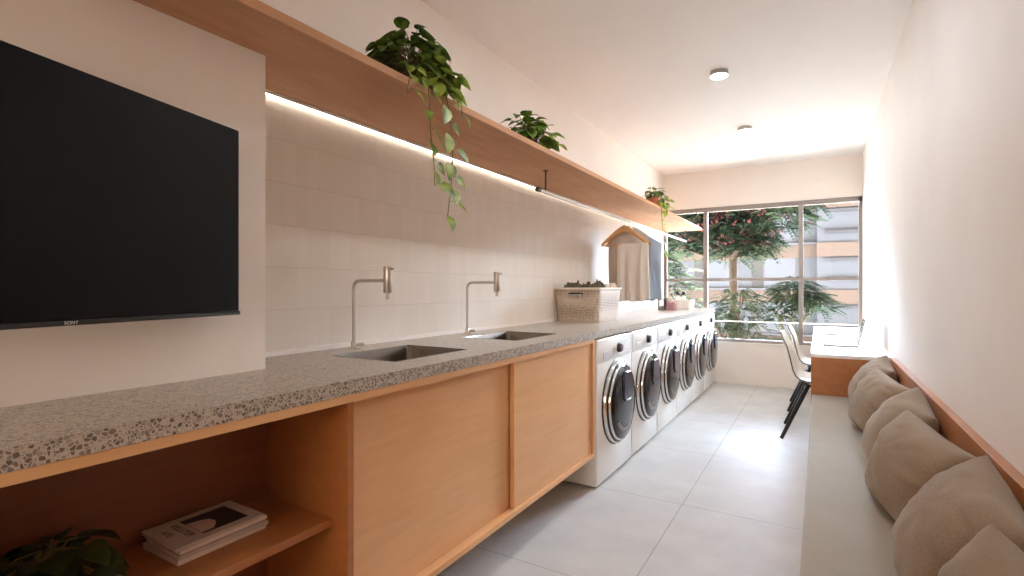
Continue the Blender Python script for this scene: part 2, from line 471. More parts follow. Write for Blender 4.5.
# ------------------------------------------------------------------ room
XL, XR, XB = -1.787, 0.42, -1.52        # tiled wall, right wall, boxed-out wall behind the television
Y0, Y1 = -2.6, 6.93                      # near end (behind the camera), window wall
H = 2.708
ZS0, ZS1 = 1.943, 1.972                  # long shelf
ZC0, ZC1 = 0.901, 0.941                  # worktop
XC = -1.13                               # front of worktop, cabinet, washers
T = 0.16

structure(MB().box(XL - T, XR + T, Y0, Y1 + T, -0.12, 0).obj('floor', M['floor']))
structure(MB().box(XL - T, XR + T, Y0, Y1 + T, H, H + .14).obj('ceiling', M['ceiling']))
w = MB()
w.box(XL - T, XL, Y0, Y1 + T, 0, ZC1 - .06)
w.box(XL - T, XL, Y0, Y1 + T, ZC1 - .06, ZS0 + .01, mi=1)
w.box(XL - T, XL, Y0, Y1 + T, ZS0 + .01, H)
structure(w.obj('wall_left', [M['plaster'], M['tiles']]))
structure(MB().box(XL + .001, XB, Y0, 1.0, 0, ZS0).obj('wall_left', M['plaster']))
structure(MB().box(XR, XR + T, Y0, Y1 + T, 0, H).obj('wall_right', M['plaster_right']))
SILL, HEAD = 0.51, 2.235
w = MB()
w.box(XL, XR, Y1, Y1 + T, 0, SILL)
w.box(XL, XR, Y1, Y1 + T, HEAD, H)
structure(w.obj('wall_back', M['plaster']))
# near end, behind the camera; opening added to let fill light in
w = MB()
w.box(XL, -1.45, Y0 - T, Y0, 0, H); w.box(.32, XR, Y0 - T, Y0, 0, H); w.box(-1.45, .32, Y0 - T, Y0, 2.45, H); w.box(-1.45, .32, Y0 - T, Y0, 0, 1.05)
structure(w.obj('wall_front', M['plaster']))

# window: frame, mullions, transom, panes
f = MB(); ya, yb = Y1 + .03, Y1 + .085
f.box(XL, XR, ya, yb, SILL, SILL + .05); f.box(XL, XR, ya, yb, HEAD - .055, HEAD)
f.box(XL, XL + .035, ya, yb, SILL, HEAD); f.box(XR - .035, XR, ya, yb, SILL, HEAD)
MX = (-1.257, -.184); TZ = 1.306
for x in MX: f.box(x - .024, x + .024, ya - .012, yb, SILL + .05, HEAD - .055)
f.box(XL + .035, XR - .035, ya - .004, yb, TZ - .018, TZ + .018)
win = structure(f.obj('window_1', M['frame_alu']))
xs = [XL + .035, MX[0] - .024, MX[0] + .024, MX[1] - .024, MX[1] + .024, XR - .035]
for i in range(3):
    for (za, zb) in ((SILL + .05, TZ - .018), (TZ + .018, HEAD - .055)):
        MB().box(xs[2 * i], xs[2 * i + 1], ya + .022, ya + .028, za, zb).obj('pane', M['glass'], win)
MB().tube([(XL, yb + .06, .775), (XR, yb + .06, .775)], .008).obj('rail', M['white_plastic'], win)
structure(MB().box(XL, XR, Y1 - .008, Y1 + .03, SILL, SILL + .012).obj('trim_1', M['white_plastic']))

# ------------------------------------------------------------------ long wall shelf, light strip, clothes rail
sh = MB().box(XL + .001, -1.288, Y0, Y1 - .01, ZS0, ZS1, 0.0015, 1)
tag(sh.obj('wall_shelf', M['wood_shelf']), 'long pale plywood shelf running along the tiled wall above the sinks', 'shelf')
led = thing('light_strip', 'thin glowing light strip where the shelf meets the tiled wall', 'light')
MB().box(XL + .001, XL + .018, 1.01, Y1 - .02, ZS0 - .014, ZS0 - .001).obj('channel', M['white_plastic'], led)
MB().box(XL + .006, XL + .016, 1.015, Y1 - .025, ZS0 - .0155, ZS0 - .0135).obj('diffuser', M['led'], led)

XRD, ZRD = -1.483, 1.806
rail = thing('clothes_rail', 'long metal hanging rail on posts beneath the shelf', 'clothes rail')
MB().tube([(XRD, 2.80, ZRD), (XRD, Y1 - .08, ZRD)], .0125, 16).obj('rod', M['rail_metal'], rail)
for y in (2.77, Y1 - .09):
    MB().tube([(XRD, y, ZRD), (XRD, y + .035, ZRD)], .0145, 16).obj('end_cap', M['dark_metal'], rail)
for y in (2.886, Y1 - .11):
    p = MB().tube([(XRD, y, ZRD + .01), (XRD, y, ZS0)], .005, 10)
    p.lathe([(.018, -.004), (.018, 0)], 16, c=(XRD, y, ZS0)).obj('post', M['dark_metal'], rail)

# ------------------------------------------------------------------ worktop with two sink holes
SX0, SX1 = -1.605, -1.27
SY = ((1.325, 1.760), (2.165, 2.62))
wx = [XL + .001, SX0, SX1, XC + .002]
wy = [Y0 + .3, SY[0][0], SY[0][1], SY[1][0], SY[1][1], Y1 - .06]
wt = MB()
wx2 = [XL + .001, XB + .001, XC + .002]
wt.cells([XB + .001, XC + .002], [Y0 + .3, 1.001], ZC0, ZC1, lambda i, j: True)
wt.cells(wx, [1.001] + wy[1:], ZC0, ZC1, lambda i, j: not (i == 1 and j in (1, 3)))
worktop = wt.obj('worktop', M['terrazzo'], weld=True)
tag(worktop, 'long grey terrazzo worktop running over the cabinet and washing machines', 'countertop')
bs = MB().box(XL + .001, XL + .014, 1.0, Y1 - .02, ZC1, ZC1 + .018)
tag(bs.obj('upstand', M['plaster']), 'thin pale upstand strip along the wall behind the sinks', 'upstand')

for k, (y0, y1) in enumerate(SY):
    lab = ('stainless steel sink nearest the television, set into the terrazzo worktop',
           'stainless steel sink nearest the laundry basket, set into the terrazzo worktop')[k]
    cx, cy = (SX0 + SX1) / 2, (y0 + y1) / 2
    t = thing('sink', lab, 'sink', (cx, cy, ZC1), group='sinks in the worktop')
    ww, hh = SX1 - SX0 - .001, y1 - y0 - .001
    s = MB()
    rings = [rrect(0, 0, ww, hh, .006, .0008), rrect(0, 0, ww - .010, hh - .010, .012, .0012), rrect(0, 0, ww - .014, hh - .014, .02, -.006),
             rrect(0, 0, ww - .02, hh - .02, .03, -.13), rrect(0, 0, ww - .035, hh - .035, .032, -.148), rrect(0, 0, ww - .07, hh - .07, .03, -.155), rrect(0, 0, .12, .12, .059, -.16)]
    s.loft(rings, True, cap0=False)
    s.obj('basin', M['sink_steel'], t)
    MB().lathe([(.045, -.158), (.045, -.156), (.036, -.157), (.012, -.1595), (0, -.159)], 28).obj('drain', M['chrome'], t)

def make_faucet(loc, label):
    t = thing('faucet', label, 'faucet', loc, group='slim steel faucets')
    MB().lathe([(.024, 0), (.024, .004), (.021, .007), (.012, .008), (.012, .03), (.0085, .034)], 24).obj('base_flange', M['steel'], t)
    z1 = .289; pts = [(0, 0, .02), (0, 0, z1 - .032)]
    for k in range(1, 9):
        a = R(90 * k / 8); pts.append((.032 - .032 * math.cos(a), 0, z1 - .032 + .032 * math.sin(a)))
    pts += [(.10, 0, z1), (.185, 0, z1)]
    MB().tube(pts, .0074, 14).obj('pipe', M['steel'], t)
    h = MB().lathe([(0, .239), (.0165, .239), (.0175, .241), (.0175, .343), (.0165, .346), (0, .346)], 26, c=(.198, 0, 0))
    h.obj('spout_body', M['steel'], t)
    MB().lathe([(0, .214), (.008, .214), (.0085, .222), (.0085, .24), (0, .24)], 18, c=(.198, 0, 0)).obj('nozzle', M['steel'], t)
    MB().tube([(.205, 0, .335), (.232, 0, .337)], .004, 10).obj('lever', M['steel'], t)
    MB().tube([(0, .004, .018), (.03, .03, .018)], .006, 10).obj('side_valve', M['steel'], t)
    return t
make_faucet((-1.70, 1.524, ZC1), 'tall right-angled steel faucet at the sink nearest the television')
make_faucet((-1.70, 2.345, ZC1), 'tall right-angled steel faucet at the sink nearest the laundry basket')

# ------------------------------------------------------------------ cabinet under the worktop
cab = thing('cabinet', 'wall-hung honey plywood cabinet with open shelf and two sliding doors', 'cabinet', (0, 0, 0))
P = .022; CY1 = 2.83; CZ0 = .21; CZ1 = ZC0 - .001; DV = .992
mb = MB().cells([XL + .01, XB + .01, -1.22, XC], [Y0 + .4, DV + P, CY1], CZ1 - P, CZ1, lambda i, j: (j == 0 and i > 0) or (j == 1 and i == 2))
mb.obj('top_panel', M['wood'], cab, weld=True)
mb = MB().cells([XL + .01, XB + .01, XC], [Y0 + .4, DV + P, CY1], CZ0, CZ0 + P, lambda i, j: j == 1 or i > 0)
mb.obj('bottom_panel', M['wood'], cab, weld=True)
MB().box(XB + .012, XC, DV, DV + P, CZ0 + P, CZ1 - P, .0008, 1).obj('divider', M['wood_shaded'], cab)
MB().box(XB + .012, XC, .255, .255 + P, CZ0 + P, CZ1 - P, .0008, 1).obj('divider', M['wood'], cab)  # unseen divider, added to block rear light from the open compartment
MB().box(XL + .01, XC, CY1 - P, CY1, CZ0 + P, CZ1 - P, .0008, 1).obj('end_panel', M['wood'], cab)
MB().box(XB + .01, XB + .022, Y0 + .4, DV, CZ0 + P, CZ1 - P).obj('back_panel', M['wood_recess_shade'], cab)
MB().box(XL + .01, XL + .022, DV + P, CY1 - P, CZ0 + P, CZ1 - P).obj('back_panel', M['wood_recess_shade'], cab)
MB().box(XB + .022, -1.19, .255 + P, DV, .521, .543, .0008, 1).obj('shelf', M['wood_shaded'], cab)
d1 = MB().box(-1.191, -1.169, DV + P + .001, 1.98, CZ0 + P + .001, CZ1 - P - .001, .001, 1).obj('sliding_door', M['wood'], cab)
d2 = MB().box(-1.1645, -1.1425, 1.924, CY1 - P - .001, CZ0 + P + .001, CZ1 - P - .001, .001, 1).obj('sliding_door', M['wood'], cab)

# ------------------------------------------------------------------ washing machines
def make_washer():
    t = thing('washing_machine', '', 'washing machine', group='row of white washing machines')
    W = .655; Zt = .893
    # body: front face with its own soft edges
    MB().box(-.60, 0, -W / 2, W / 2, .012, Zt, .012, 3).obj('body', M['white_enamel'], t)
    for sx in (-.55, -.05):
        for sy in (-1, 1): MB().lathe([(.022, 0), (.022, .014)], 14, c=(sx, sy * (W / 2 - .06), 0)).obj('foot', M['black_plastic'], t)
    MB().box(-.002, .004, -W / 2 + .012, W / 2 - .012, .748, Zt - .012, .003, 2).obj('control_panel', M['white_enamel'], t)
    MB().box(.003, .0055, -.228, -.045, .762, .806, .001, 1).obj('detergent_drawer', M['grey_print'], t)
    k = MB().lathe([(.030, 0), (.030, .006), (.027, .024), (.025, .027), (0, .027)], 30, 'x', (.004, .032, .812)).obj('dial', M['black_plastic'], t)
    MB().lathe([(.0335, 0), (.0335, .005), (.030, .006)], 30, 'x', (.004, .032, .812)).obj('dial_ring', M['chrome'], k)
    d = MB().box(.003, .0052, .150, .268, .772, .842, .001, 1).obj('display', M['white_plastic'], t)
    g = MB()
    for i in range(4): g.box(.0051, .0056, .16 + i * .026, .178 + i * .026, .779, .785)
    g.obj('display_icons', M['grey_print'], d)
    cz = .466; cy = .026
    MB().lathe([(.274, 0), (.274, .004), (.270, .007), (.264, .007)], 72, 'x', (0, cy, cz)).obj('door_seal', M['black_plastic'], t)
    dr = MB().lathe([(.267, .004), (.267, .018), (.264, .024), (.259, .026), (.255, .024)], 72, 'x', (0, cy, cz)).obj('door_ring', M['chrome'], t)
    MB().lathe([(.255, .016), (.255, .026), (.249, .034), (.245, .035)], 72, 'x', (0, cy, cz)).obj('ring_groove', M['black_plastic'], dr)
    MB().lathe([(.246, .020), (.246, .040), (.243, .045), (.239, .047), (.235, .045)], 72, 'x', (0, cy, cz)).obj('inner_ring', M['chrome'], dr)
    gl = MB().lathe([(.236, .03), (.236, .044), (.226, .051), (.17, .057), (.09, .061), (0, .062)], 72, 'x', (0, cy, cz)).obj('door_glass', M['black_gloss'], t)
    # steel crescent on the glass, imitating curved highlights on the drum bowl
    MB().lathe([(.184, .0555), (.178, .0585), (.168, .0600), (.160, .0590)], 30, 'x', (0, cy, cz), a0=R(215), a1=R(285)).obj('bowl_highlight', M['sink_steel'], gl)
    # small add-door in the upper half of the glass
    rr = rrect(0, 0, .165, .195, .05, 0, 7)
    def ring(s, x): return [(x, cy + .03 + p[0] * s, cz + .098 + p[1] * s) for p in rr]
    ad = MB().loft([ring(1, .045), ring(1, .066), ring(.95, .071)], True).obj('add_door', M['add_glass'], gl)
    MB().tube([(.069, cy + .03 - .055, cz + .018), (.072, cy + .03, cz + .010), (.069, cy + .03 + .055, cz + .018)], .006, 8).obj('add_door_handle', M['chrome'], ad)
    return t
ord_lab = ['white washing machine next to the wooden cabinet, first of the row',
           'white washing machine second from the wooden cabinet',
           'white washing machine third from the wooden cabinet',
           'white washing machine fourth from the wooden cabinet',
           'white washing machine fifth from the cabinet, second from the window wall',
           'white washing machine at the window end of the row']
w0 = make_washer(); w0['label'] = ord_lab[0]
for i in range(6):
    y = 2.862 + .3275 + i * .6635
    if i == 0: w0.location = (XC, y, 0)
    else: dup(w0, (XC, y, 0), None, ord_lab[i])

# ------------------------------------------------------------------ television
tv = thing('television', 'large black flat television angled out from the beige wall', 'television', (-1.45, .873, 1.39), (0, 0, R(15.9)))
# local: screen faces +x, the far edge at y=0, the set runs to y=-.96
MB().box(-.03, -.004, -.96, 0, -.268, .270, .003, 2).obj('housing', M['tv_frame'], tv)
MB().box(-.006, .0005, -.956, -.0035, -.256, .2665, .0008, 1).obj('screen', M['screen'], tv)
MB().box(-.006, .002, -.96, 0, -.2675, -.2565, .001, 1).obj('lower_bezel', M['tv_frame'], tv)
mlogo = Matrix.Translation((.0022, -.452, -.262)) @ Matrix(((0, 0, 1, 0), (1, 0, 0, 0), (0, 1, 0, 0), (0, 0, 0, 1)))
text_mesh('logo', 'SONY', .0095, M['logo'], tv, mlogo, .0003, 1.1)
MB().box(-.05, -.03, -.70, -.26, -.16, .16, .006, 2).obj('rear_cover', M['black_plastic'], tv)
arm = MB().tube([(-.05, -.48, 0), (-.11, -.40, 0), (-.16, -.34, 0)], .02, 10)
arm.obj('mount_arm', M['black_plastic'], tv)

# ------------------------------------------------------------------ bench, backboard, desk
YD = 4.06
b = thing('bench', 'long built-in bench with a pale grey linen seat along the right wall', 'bench', (0, 0, 0))
MB().box(.01, XR - .005, Y0 + .5, YD - .005, .0, .39, .001, 1).obj('base', M['wood'], b)
seat = MB().box(-.042, XR - .03, Y0 + .5, YD - .004, .39, .477, .010, 3).obj('seat_pad', M['seat_fabric'], b)
bb = MB().box(XR - .028, XR - .001, Y0 + .5, YD - .004, .40, .752, .001, 1)
tag(bb.obj('backboard', M['wood_shaded']), 'low plywood backboard along the right wall behind the cushions', 'backboard')  # backboard's shade comes from the darkened plywood colour
dk = thing('desk', 'built-in plywood desk with a white top between the bench and the window', 'desk', (0, 0, 0))
MB().box(-.048, XR - .002, YD, Y1 - .005, .728, .752, .0012, 1).obj('desktop', M['laminate'], dk)
MB().box(-.047, XR - .003, YD + .0005, YD + .024, 0, .7275, .0008, 1).obj('end_panel', M['wood_shaded'], dk)
MB().box(-.02, XR - .003, Y1 - .035, Y1 - .01, 0, .7275, .0008, 1).obj('end_panel', M['wood'], dk)
MB().box(XR - .03, XR - .004, YD + .025, Y1 - .036, .60, .7275, .0008, 1).obj('back_rail', M['wood'], dk)

# ------------------------------------------------------------------ cushions
def pillow(w, h, t, seed, n=44):
    rnd = random.Random(seed); ox, oy = rnd.uniform(0, 50), rnd.uniform(0, 50)
    bm = bmesh.new(); grid = {}
    for side in (1, -1):
        for i in range(n + 1):
            for j in range(n + 1):
                if side == -1 and (i in (0, n) or j in (0, n)):
                    grid[(side, i, j)] = grid[(1, i, j)]; continue
                u = -1 + 2 * i / n; v = -1 + 2 * j / n
                # ease towards the rim so that the seam is round
                uu = math.sin(u * PI / 2); vv = math.sin(v * PI / 2)
                prof = (max(0, 1 - uu * uu) * max(0, 1 - vv * vv)) ** 0.42
                cr_ = 1 - .015 * (abs(uu) * abs(vv)) ** 3
                px = uu * (1 - .11 * (1 - vv * vv) * abs(uu) ** 2) * cr_
                py = vv * (1 - .11 * (1 - uu * uu) * abs(vv) ** 2) * cr_
                z = side * t * prof
                if prof > 0:
                    # creases that run out from the corners, and a soft sag
                    q = mnoise.noise(Vector((px * 1.3 + ox, py * 2.4 + oy, side * 2)))
                    ang = math.atan2(py - .2, px + .1)
                    cr = math.sin(ang * 7 + q * 5) * .5 + math.sin((px * 1.5 + py * 3.2 + q * 1.6) * 4.0) * .5
                    edge = min(1, prof * 1.6) * (0.35 + .65 * max(abs(uu), abs(vv)) ** 2)
                    z += side * t * (.10 * q * edge + .062 * cr * edge)
                grid[(side, i, j)] = bm.verts.new((px * w / 2, py * h / 2, z))
    for side in (1, -1):
        for i in range(n):
            for j in range(n):
                q = [grid[(side, i, j)], grid[(side, i + 1, j)], grid[(side, i + 1, j + 1)], grid[(side, i, j + 1)]]
                if side == -1: q.reverse()
                bm.faces.new(q)
    mb = MB(); mb.from_bm(bm, True); return mb

def cushion(bottom, top, along, w, h, t, seed, label):
    """bottom / top: centres of lower and upper seam; along: width direction"""
    bottom, top, a = Vector(bottom), Vector(top), Vector(along).normalized()
    up = (top - bottom).normalized(); a = (a - up * a.dot(up)).normalized(); nrm = a.cross(up)
    c = (bottom + top) / 2
    mat = Matrix((( a.x, up.x, nrm.x, c.x), (a.y, up.y, nrm.y, c.y), (a.z, up.z, nrm.z, c.z), (0, 0, 0, 1)))
    o = pillow(w, h, t, seed).obj('cushion', M['cushion_fabric'])
    o.matrix_world = mat
    tag(o, label, 'cushion', 'linen cushions on the bench')
    return o
cl = ['taupe linen cushion leaning on the backboard right beside the desk end',
      'taupe linen cushion overlapping the one beside the desk',
      'taupe linen cushion behind the middle pair, third from the desk',
      'taupe linen cushion with a pointed corner, fourth from the desk',
      'taupe linen cushion fifth from the desk, partly behind the foremost one',
      'taupe linen cushion closest to the bottom edge, foremost on the bench']
AT = (3.93, 2.74, 1.71); BT = (2.92, 1.86, .86)
for k in range(3):
    ym = AT[k] - .20
    cushion((.192, ym + .03, .488), (.352, ym, .748), (0, -1, -.07), .43, .335, .095, 10 + k, cl[2 * k])
    yb_ = BT[k] + .165
    cushion((.215, yb_ - .02, .492), (.312, yb_ - .015, .742), (.185, -.34, .22), .45, .315, .105, 20 + k, cl[2 * k + 1])

# ------------------------------------------------------------------ chairs
def make_chair(loc, label):
    t = thing('chair', label, 'chair', loc, group='white shell chairs at the desk')
    prof = [(-.272, .838), (-.258, .80), (-.235, .72), (-.214, .63), (-.195, .545), (-.172, .492), (-.135, .458), (-.08, .444), (0, .441), (.09, .446), (.165, .450), (.215, .444), (.235, .430)]
    hw = [.150, .195, .215, .225, .232, .236, .238, .238, .236, .232, .226, .212, .180]
    n = 12; top = []; bot = []
    th = .011
    for k, ((x, z), h_) in enumerate(zip(prof, hw)):
        a = prof[max(k - 1, 0)]; c = prof[min(k + 1, len(prof) - 1)]
        tx, tz = c[0] - a[0], c[1] - a[1]; L = math.hypot(tx, tz); nx, nz = -tz / L, tx / L   # normal on the sitter's side
        if nx * 1 + nz * 1 < 0: nx, nz = -nx, -nz
        for i in range(n + 1):
            s = -1 + 2 * i / n
            lift = .030 * abs(s) ** 2.4 * (1 if 1 < k < 11 else .5)
            top.append((x + nx * lift, s * h_, z + nz * lift))
            bot.append((x + nx * (lift - th), s * h_, z + nz * (lift - th)))
    m = len(prof); N = n + 1; fs = []
    off = len(top)
    for k in range(m - 1):
        for i in range(n):
            fs.append((k * N + i, k * N + i + 1, (k + 1) * N + i + 1, (k + 1) * N + i))
            fs.append((off + k * N + i, off + (k + 1) * N + i, off + (k + 1) * N + i + 1, off + k * N + i + 1))
    for k in range(m - 1):
        fs.append((k * N, (k + 1) * N, off + (k + 1) * N, off + k * N)); fs.append((k * N + n, off + k * N + n, off + (k + 1) * N + n, (k + 1) * N + n))
    for i in range(n):
        fs.append((i, off + i, off + i + 1, i + 1)); fs.append(((m - 1) * N + i, (m - 1) * N + i + 1, off + (m - 1) * N + i + 1, off + (m - 1) * N + i))
    s = MB().add(top + bot, fs, True).obj('shell', M['shell'], t, weld=True)
    rim = [bot[k * N] for k in range(m)] + [bot[(m - 1) * N + i] for i in range(1, N)] + [bot[k * N + n] for k in range(m - 2, -1, -1)] + [bot[i] for i in range(n - 1, -1, -1)]
    MB().tube(rim, .0042, 6).obj('edge_trim', M['black_plastic'], s)
    fr = MB()
    for y in (-.13, .13): fr.box(-.10, .12, y - .012, y + .012, .408, .428)
    fr.box(-.012, .012, -.13, .13, .412, .428)
    fr.obj('seat_frame', M['black_plastic'], t)
    for sx in (-1, 1):
        for sy in (-1, 1):
            a = Vector((-.075 if sx < 0 else .10, sy * .135, .424)); b_ = Vector((sx * .258, sy * .266, 0.003))
            MB().tube([a, b_], [.020, .0135], 12).obj('leg', M['black_plastic'], t)
    return t
make_chair((0, 4.86, 0), 'white shell chair with black legs, closer to the bench end of the desk')
make_chair((0, 5.90, 0), 'white shell chair with black legs, closer to the window')

# ------------------------------------------------------------------ laptop and slab on the desk
lp = thing('laptop', 'open silver laptop on the white desk by the right wall', 'laptop', (.245, 4.62, .752))
bs_ = MB().box(-.215, .01, 0, .31, .002, .016, .004, 2).obj('base', M['alu_silver'], lp)
kb = MB()
for i in range(5):
    for j in range(12): kb.box(-.10 + i * .019, -.084 + i * .019, .022 + j * .0225, .0415 + j * .0225, .0158, .0172)
kb.obj('keyboard', M['black_plastic'], bs_)
MB().box(-.19, -.12, .10, .21, .0158, .0164).obj('trackpad', M['alu_silver'], bs_)
lid = MB().box(-.003, .003, 0, .31, 0, .205, .002, 2, mat=Matrix.Translation((.008, 0, .014)) @ Matrix.Rotation(R(15), 4, 'Y')).obj('lid', M['alu_silver'], lp)
MB().box(-.0042, -.0028, .008, .302, .008, .197, mat=Matrix.Translation((.008, 0, .014)) @ Matrix.Rotation(R(15), 4, 'Y')).obj('screen', M['laptop_screen'], lid)
MB().tube([(.008, .03, .013), (.008, .28, .013)], .005, 8).obj('hinge', M['dark_metal'], lp)
tb = thing('tablet', 'thin dark grey slab lying flat on the white desk near the window', 'tablet', (.02, 5.75, .752))
MB().box(0, .14, 0, .20, 0, .013, .003, 2).obj('case', M['slate'], tb)
MB().box(.008, .132, .008, .192, .0125, .0136).obj('screen', M['screen'], tb)

# ------------------------------------------------------------------ ceiling lamps
for (y, lab) in ((3.80, 'small round white ceiling lamp in view further from the window'), (5.25, 'small round white ceiling lamp nearer the window'),
                 (2.35, 'added round white ceiling lamp above the sinks, out of view')):  # last lamp is out of view, added to brighten the room
    t = thing('ceiling_lamp', lab, 'ceiling lamp', (-.597, y, H), group='round ceiling lamps')
    MB().lathe([(.060, 0), (.060, -.032), (.0585, -.034), (.054, -.034)], 40).obj('housing', M['grey_print'], t)
    MB().lathe([(.054, -.030), (.054, -.0335), (.050, -.0355), (0, -.036)], 40).obj('diffuser', M['lamp'], t)

# ------------------------------------------------------------------ laundry basket
t = thing('laundry_basket', 'beige woven laundry basket with slot handle on the terrazzo worktop', 'basket', (-1.585, 3.83, ZC1), (0, 0, R(-4)))
BW, BD, BH = .385, .44, .262
def bring(z, extra=0.0):
    k = 1 - .09 * (1 - z / BH)
    w_, d_ = BW * k + extra, BD * k + extra; r = .03; pts = []
    pts_side = lambda a, b_, fr: [(a[0] + (b_[0] - a[0]) * q, a[1] + (b_[1] - a[1]) * q) for q in fr]
    cor = [(w_ / 2, -d_ / 2), (w_ / 2, d_ / 2), (-w_ / 2, d_ / 2), (-w_ / 2, -d_ / 2)]
    out = []
    for c in range(4):
        p, q = cor[c], cor[(c + 1) % 4]
        dx, dy = q[0] - p[0], q[1] - p[1]; L = math.hypot(dx, dy)
        fr = [r / L, .18, .33, .5, .67, .82, 1 - r / L]
        out += pts_side(p, q, fr)
        # rounded corner
        cx, cy = q[0] - (dx / L) * r, q[1] - (dy / L) * r
        n1 = (dy / L, -dx / L)
        cen = (cx - n1[0] * r, cy - n1[1] * r)
        a0 = math.atan2(n1[1], n1[0])
        for e in (1, 2): out.append((cen[0] + r * math.cos(a0 + R(30 * e)), cen[1] + r * math.sin(a0 + R(30 * e))))
    return [(x, y, z) for x, y in out]
zs = [0.0, .004, .06, .12, .178, .222, .250]
rings = [bring(z) for z in zs]; n = len(rings[0])
mb = MB(); vs = [p for r in rings for p in r]; fs = []
for j in range(len(rings) - 1):
    for i in range(n):
        side, loc_ = divmod(i, 9)
        if j == 4 and side in (1, 3) and loc_ in (2, 3): continue
        fs.append((j * n + i, j * n + (i + 1) % n, (j + 1) * n + (i + 1) % n, (j + 1) * n + i))
fs.append(tuple(reversed(range(n))))
mb.add(vs, fs, True)
# slot handles sit on the short sides (front and back)
fs2 = []
bo = mb.obj('body', M['weave'], t)
sd = bo.modifiers.new('s', 'SOLIDIFY'); sd.thickness = .006; sd.offset = -1
r1 = MB().loft([bring(.246, .004), bring(.248, .014), bring(.261, .014), bring(.262, .008), bring(.260, -.008), bring(.248, -.010)], True, cap0=False, cap1=False)
r1.obj('rim', M['basket_rim'], t)

def heap(w, d, h, seed, n=34, fold=9.0):
    mb = MB(); vs = []; fs = []
    for i in range(n + 1):
        for j in range(n + 1):
            u = -1 + 2 * i / n; v = -1 + 2 * j / n
            # squircle footprint
            x = u * math.sqrt(1 - .35 * v * v); y = v * math.sqrt(1 - .35 * u * u)
            base = max(0, (1 - u ** 4) * (1 - v ** 4)) ** .6
            q = mnoise.noise(Vector((x * 2 + seed, y * 2, seed))); q2 = mnoise.noise(Vector((x * 5, y * 5 + seed, 3)))
            rid = 1 - abs(math.sin(x * fold + q * 4)) * .6
            z = h * base * (.55 + .5 * q + .35 * q2 + .35 * rid)
            vs.append((x * w / 2 + .012 * q2, y * d / 2 + .012 * q, z))
    for i in range(n):
        for j in range(n): fs.append((i * (n + 1) + j, (i + 1) * (n + 1) + j, (i + 1) * (n + 1) + j + 1, i * (n + 1) + j + 1))
    mb.add(vs, fs, True); return mb
def cloth_heap(loc, w, d, h, seed, mat, lab, rz=0):
    o = heap(w, d, h, seed).obj('garment', M[mat], None, loc, (0, 0, rz))
    sd = o.modifiers.new('s', 'SOLIDIFY'); sd.thickness = .004
    tag(o, lab, 'clothing', 'clothes in the laundry basket'); return o
cloth_heap((-1.665, 3.74, ZC1 + .212), .20, .19, .095, 3.1, 'olive_cloth', 'crumpled dark olive garment heaped over the front of the basket')
cloth_heap((-1.53, 3.84, ZC1 + .212), .19, .16, .09, 8.4, 'olive_cloth', 'crumpled dark olive garment peaking at the middle of the basket', .6)
cloth_heap((-1.50, 3.97, ZC1 + .212), .22, .12, .085, 5.5, 'cream_cloth', 'crumpled cream cloth at the back of the laundry basket', .2)

# ------------------------------------------------------------------ hangers and garments on the rail
def make_hanger(y, label):
    t = thing('hanger', label, 'hanger', (XRD, y, ZRD), group='wooden hangers on the rail')
    # local: rail at the origin, hanger spread along x, drop along -z
    arms = MB(); rings = []
    for k in range(-12, 13):
        q = abs(k) / 12; x = k / 12 * .209
        zc = -.078 - .142 * (q ** 1.35); hh = .030 - .015 * q; tt = .012 - .004 * q
        rings.append([(x, tt * math.cos(a_), zc + hh * math.sin(a_)) for a_ in [2 * PI * i / 12 for i in range(12)]])
    arms.loft(rings, True)
    arms.obj('arms', M['hanger_wood'], t)
    MB().tube([(-.195, 0, -.224), (.195, 0, -.224)], .0065, 10).obj('bar', M['hanger_wood'], t)
    hk = [(0, 0, -.08), (0, 0, -.03)] + [(.0165 * math.sin(R(a)), 0, -.0 + .0165 * math.cos(R(a)) ) for a in range(180, -91, -20)]
    hk = [(0, 0, -.08), (0, 0, -.04)] + [(.0165 * math.sin(R(a)), 0, .0165 * math.cos(R(a))) for a in (150, 120, 90, 60, 30, 0, -30, -60, -90)]
    MB().tube(hk, .002, 8).obj('hook', M['chrome'], t)
    return t
hy = (4.405, 4.51, 4.64)
hl = ('wooden hanger closest to the basket, with its bare arm showing', 'wooden hanger in the middle of the rail group',
      'wooden hanger closest to the window, carrying the blue shirt')
for y, l in zip(hy, hl): make_hanger(y, l)

def drape(name, y, x_a, x_b, ztop, zbot, depth, folds, seed, mat, parent, flare=0.0, slope=(0, 0), n=72, arms=False):
    """a hanging tube of cloth with vertical folds, closed at the top along the hanger"""
    rings = []
    levels = 16
    for k in range(levels + 1):
        q = k / levels
        ring = []
        for i in range(n):
            a = 2 * PI * i / n
            cx = (x_a + x_b) / 2; hw = (x_b - x_a) / 2 * (1 + flare * q)
            c, s = math.cos(a), math.sin(a)
            xx = cx + hw * math.copysign(abs(c) ** .75, c)
            side = s
            dd = depth * (.25 + .75 * min(1, q * 3))
            wob = math.sin(xx * folds * 40 + seed + math.sin(q * 2 + seed) * .8) * dd * .38 * min(1, q * 1.6)
            yy = y + math.copysign(abs(side) ** .8, side) * dd * .55 + wob
            fx = (xx - x_a) / (x_b - x_a)
            zt = ztop - (slope[0] * (1 - fx) + slope[1] * fx)
            if arms: zt = ztop - .142 * min(1.25, abs(xx - XRD) / .209) ** 1.35
            zz = zt + (zbot - zt) * q + (.006 * math.sin(xx * 60 + seed) if k == levels else 0)
            ring.append((xx, yy, zz))
        rings.append(ring)
    return MB().loft(rings, True).obj(name, M[mat], parent)

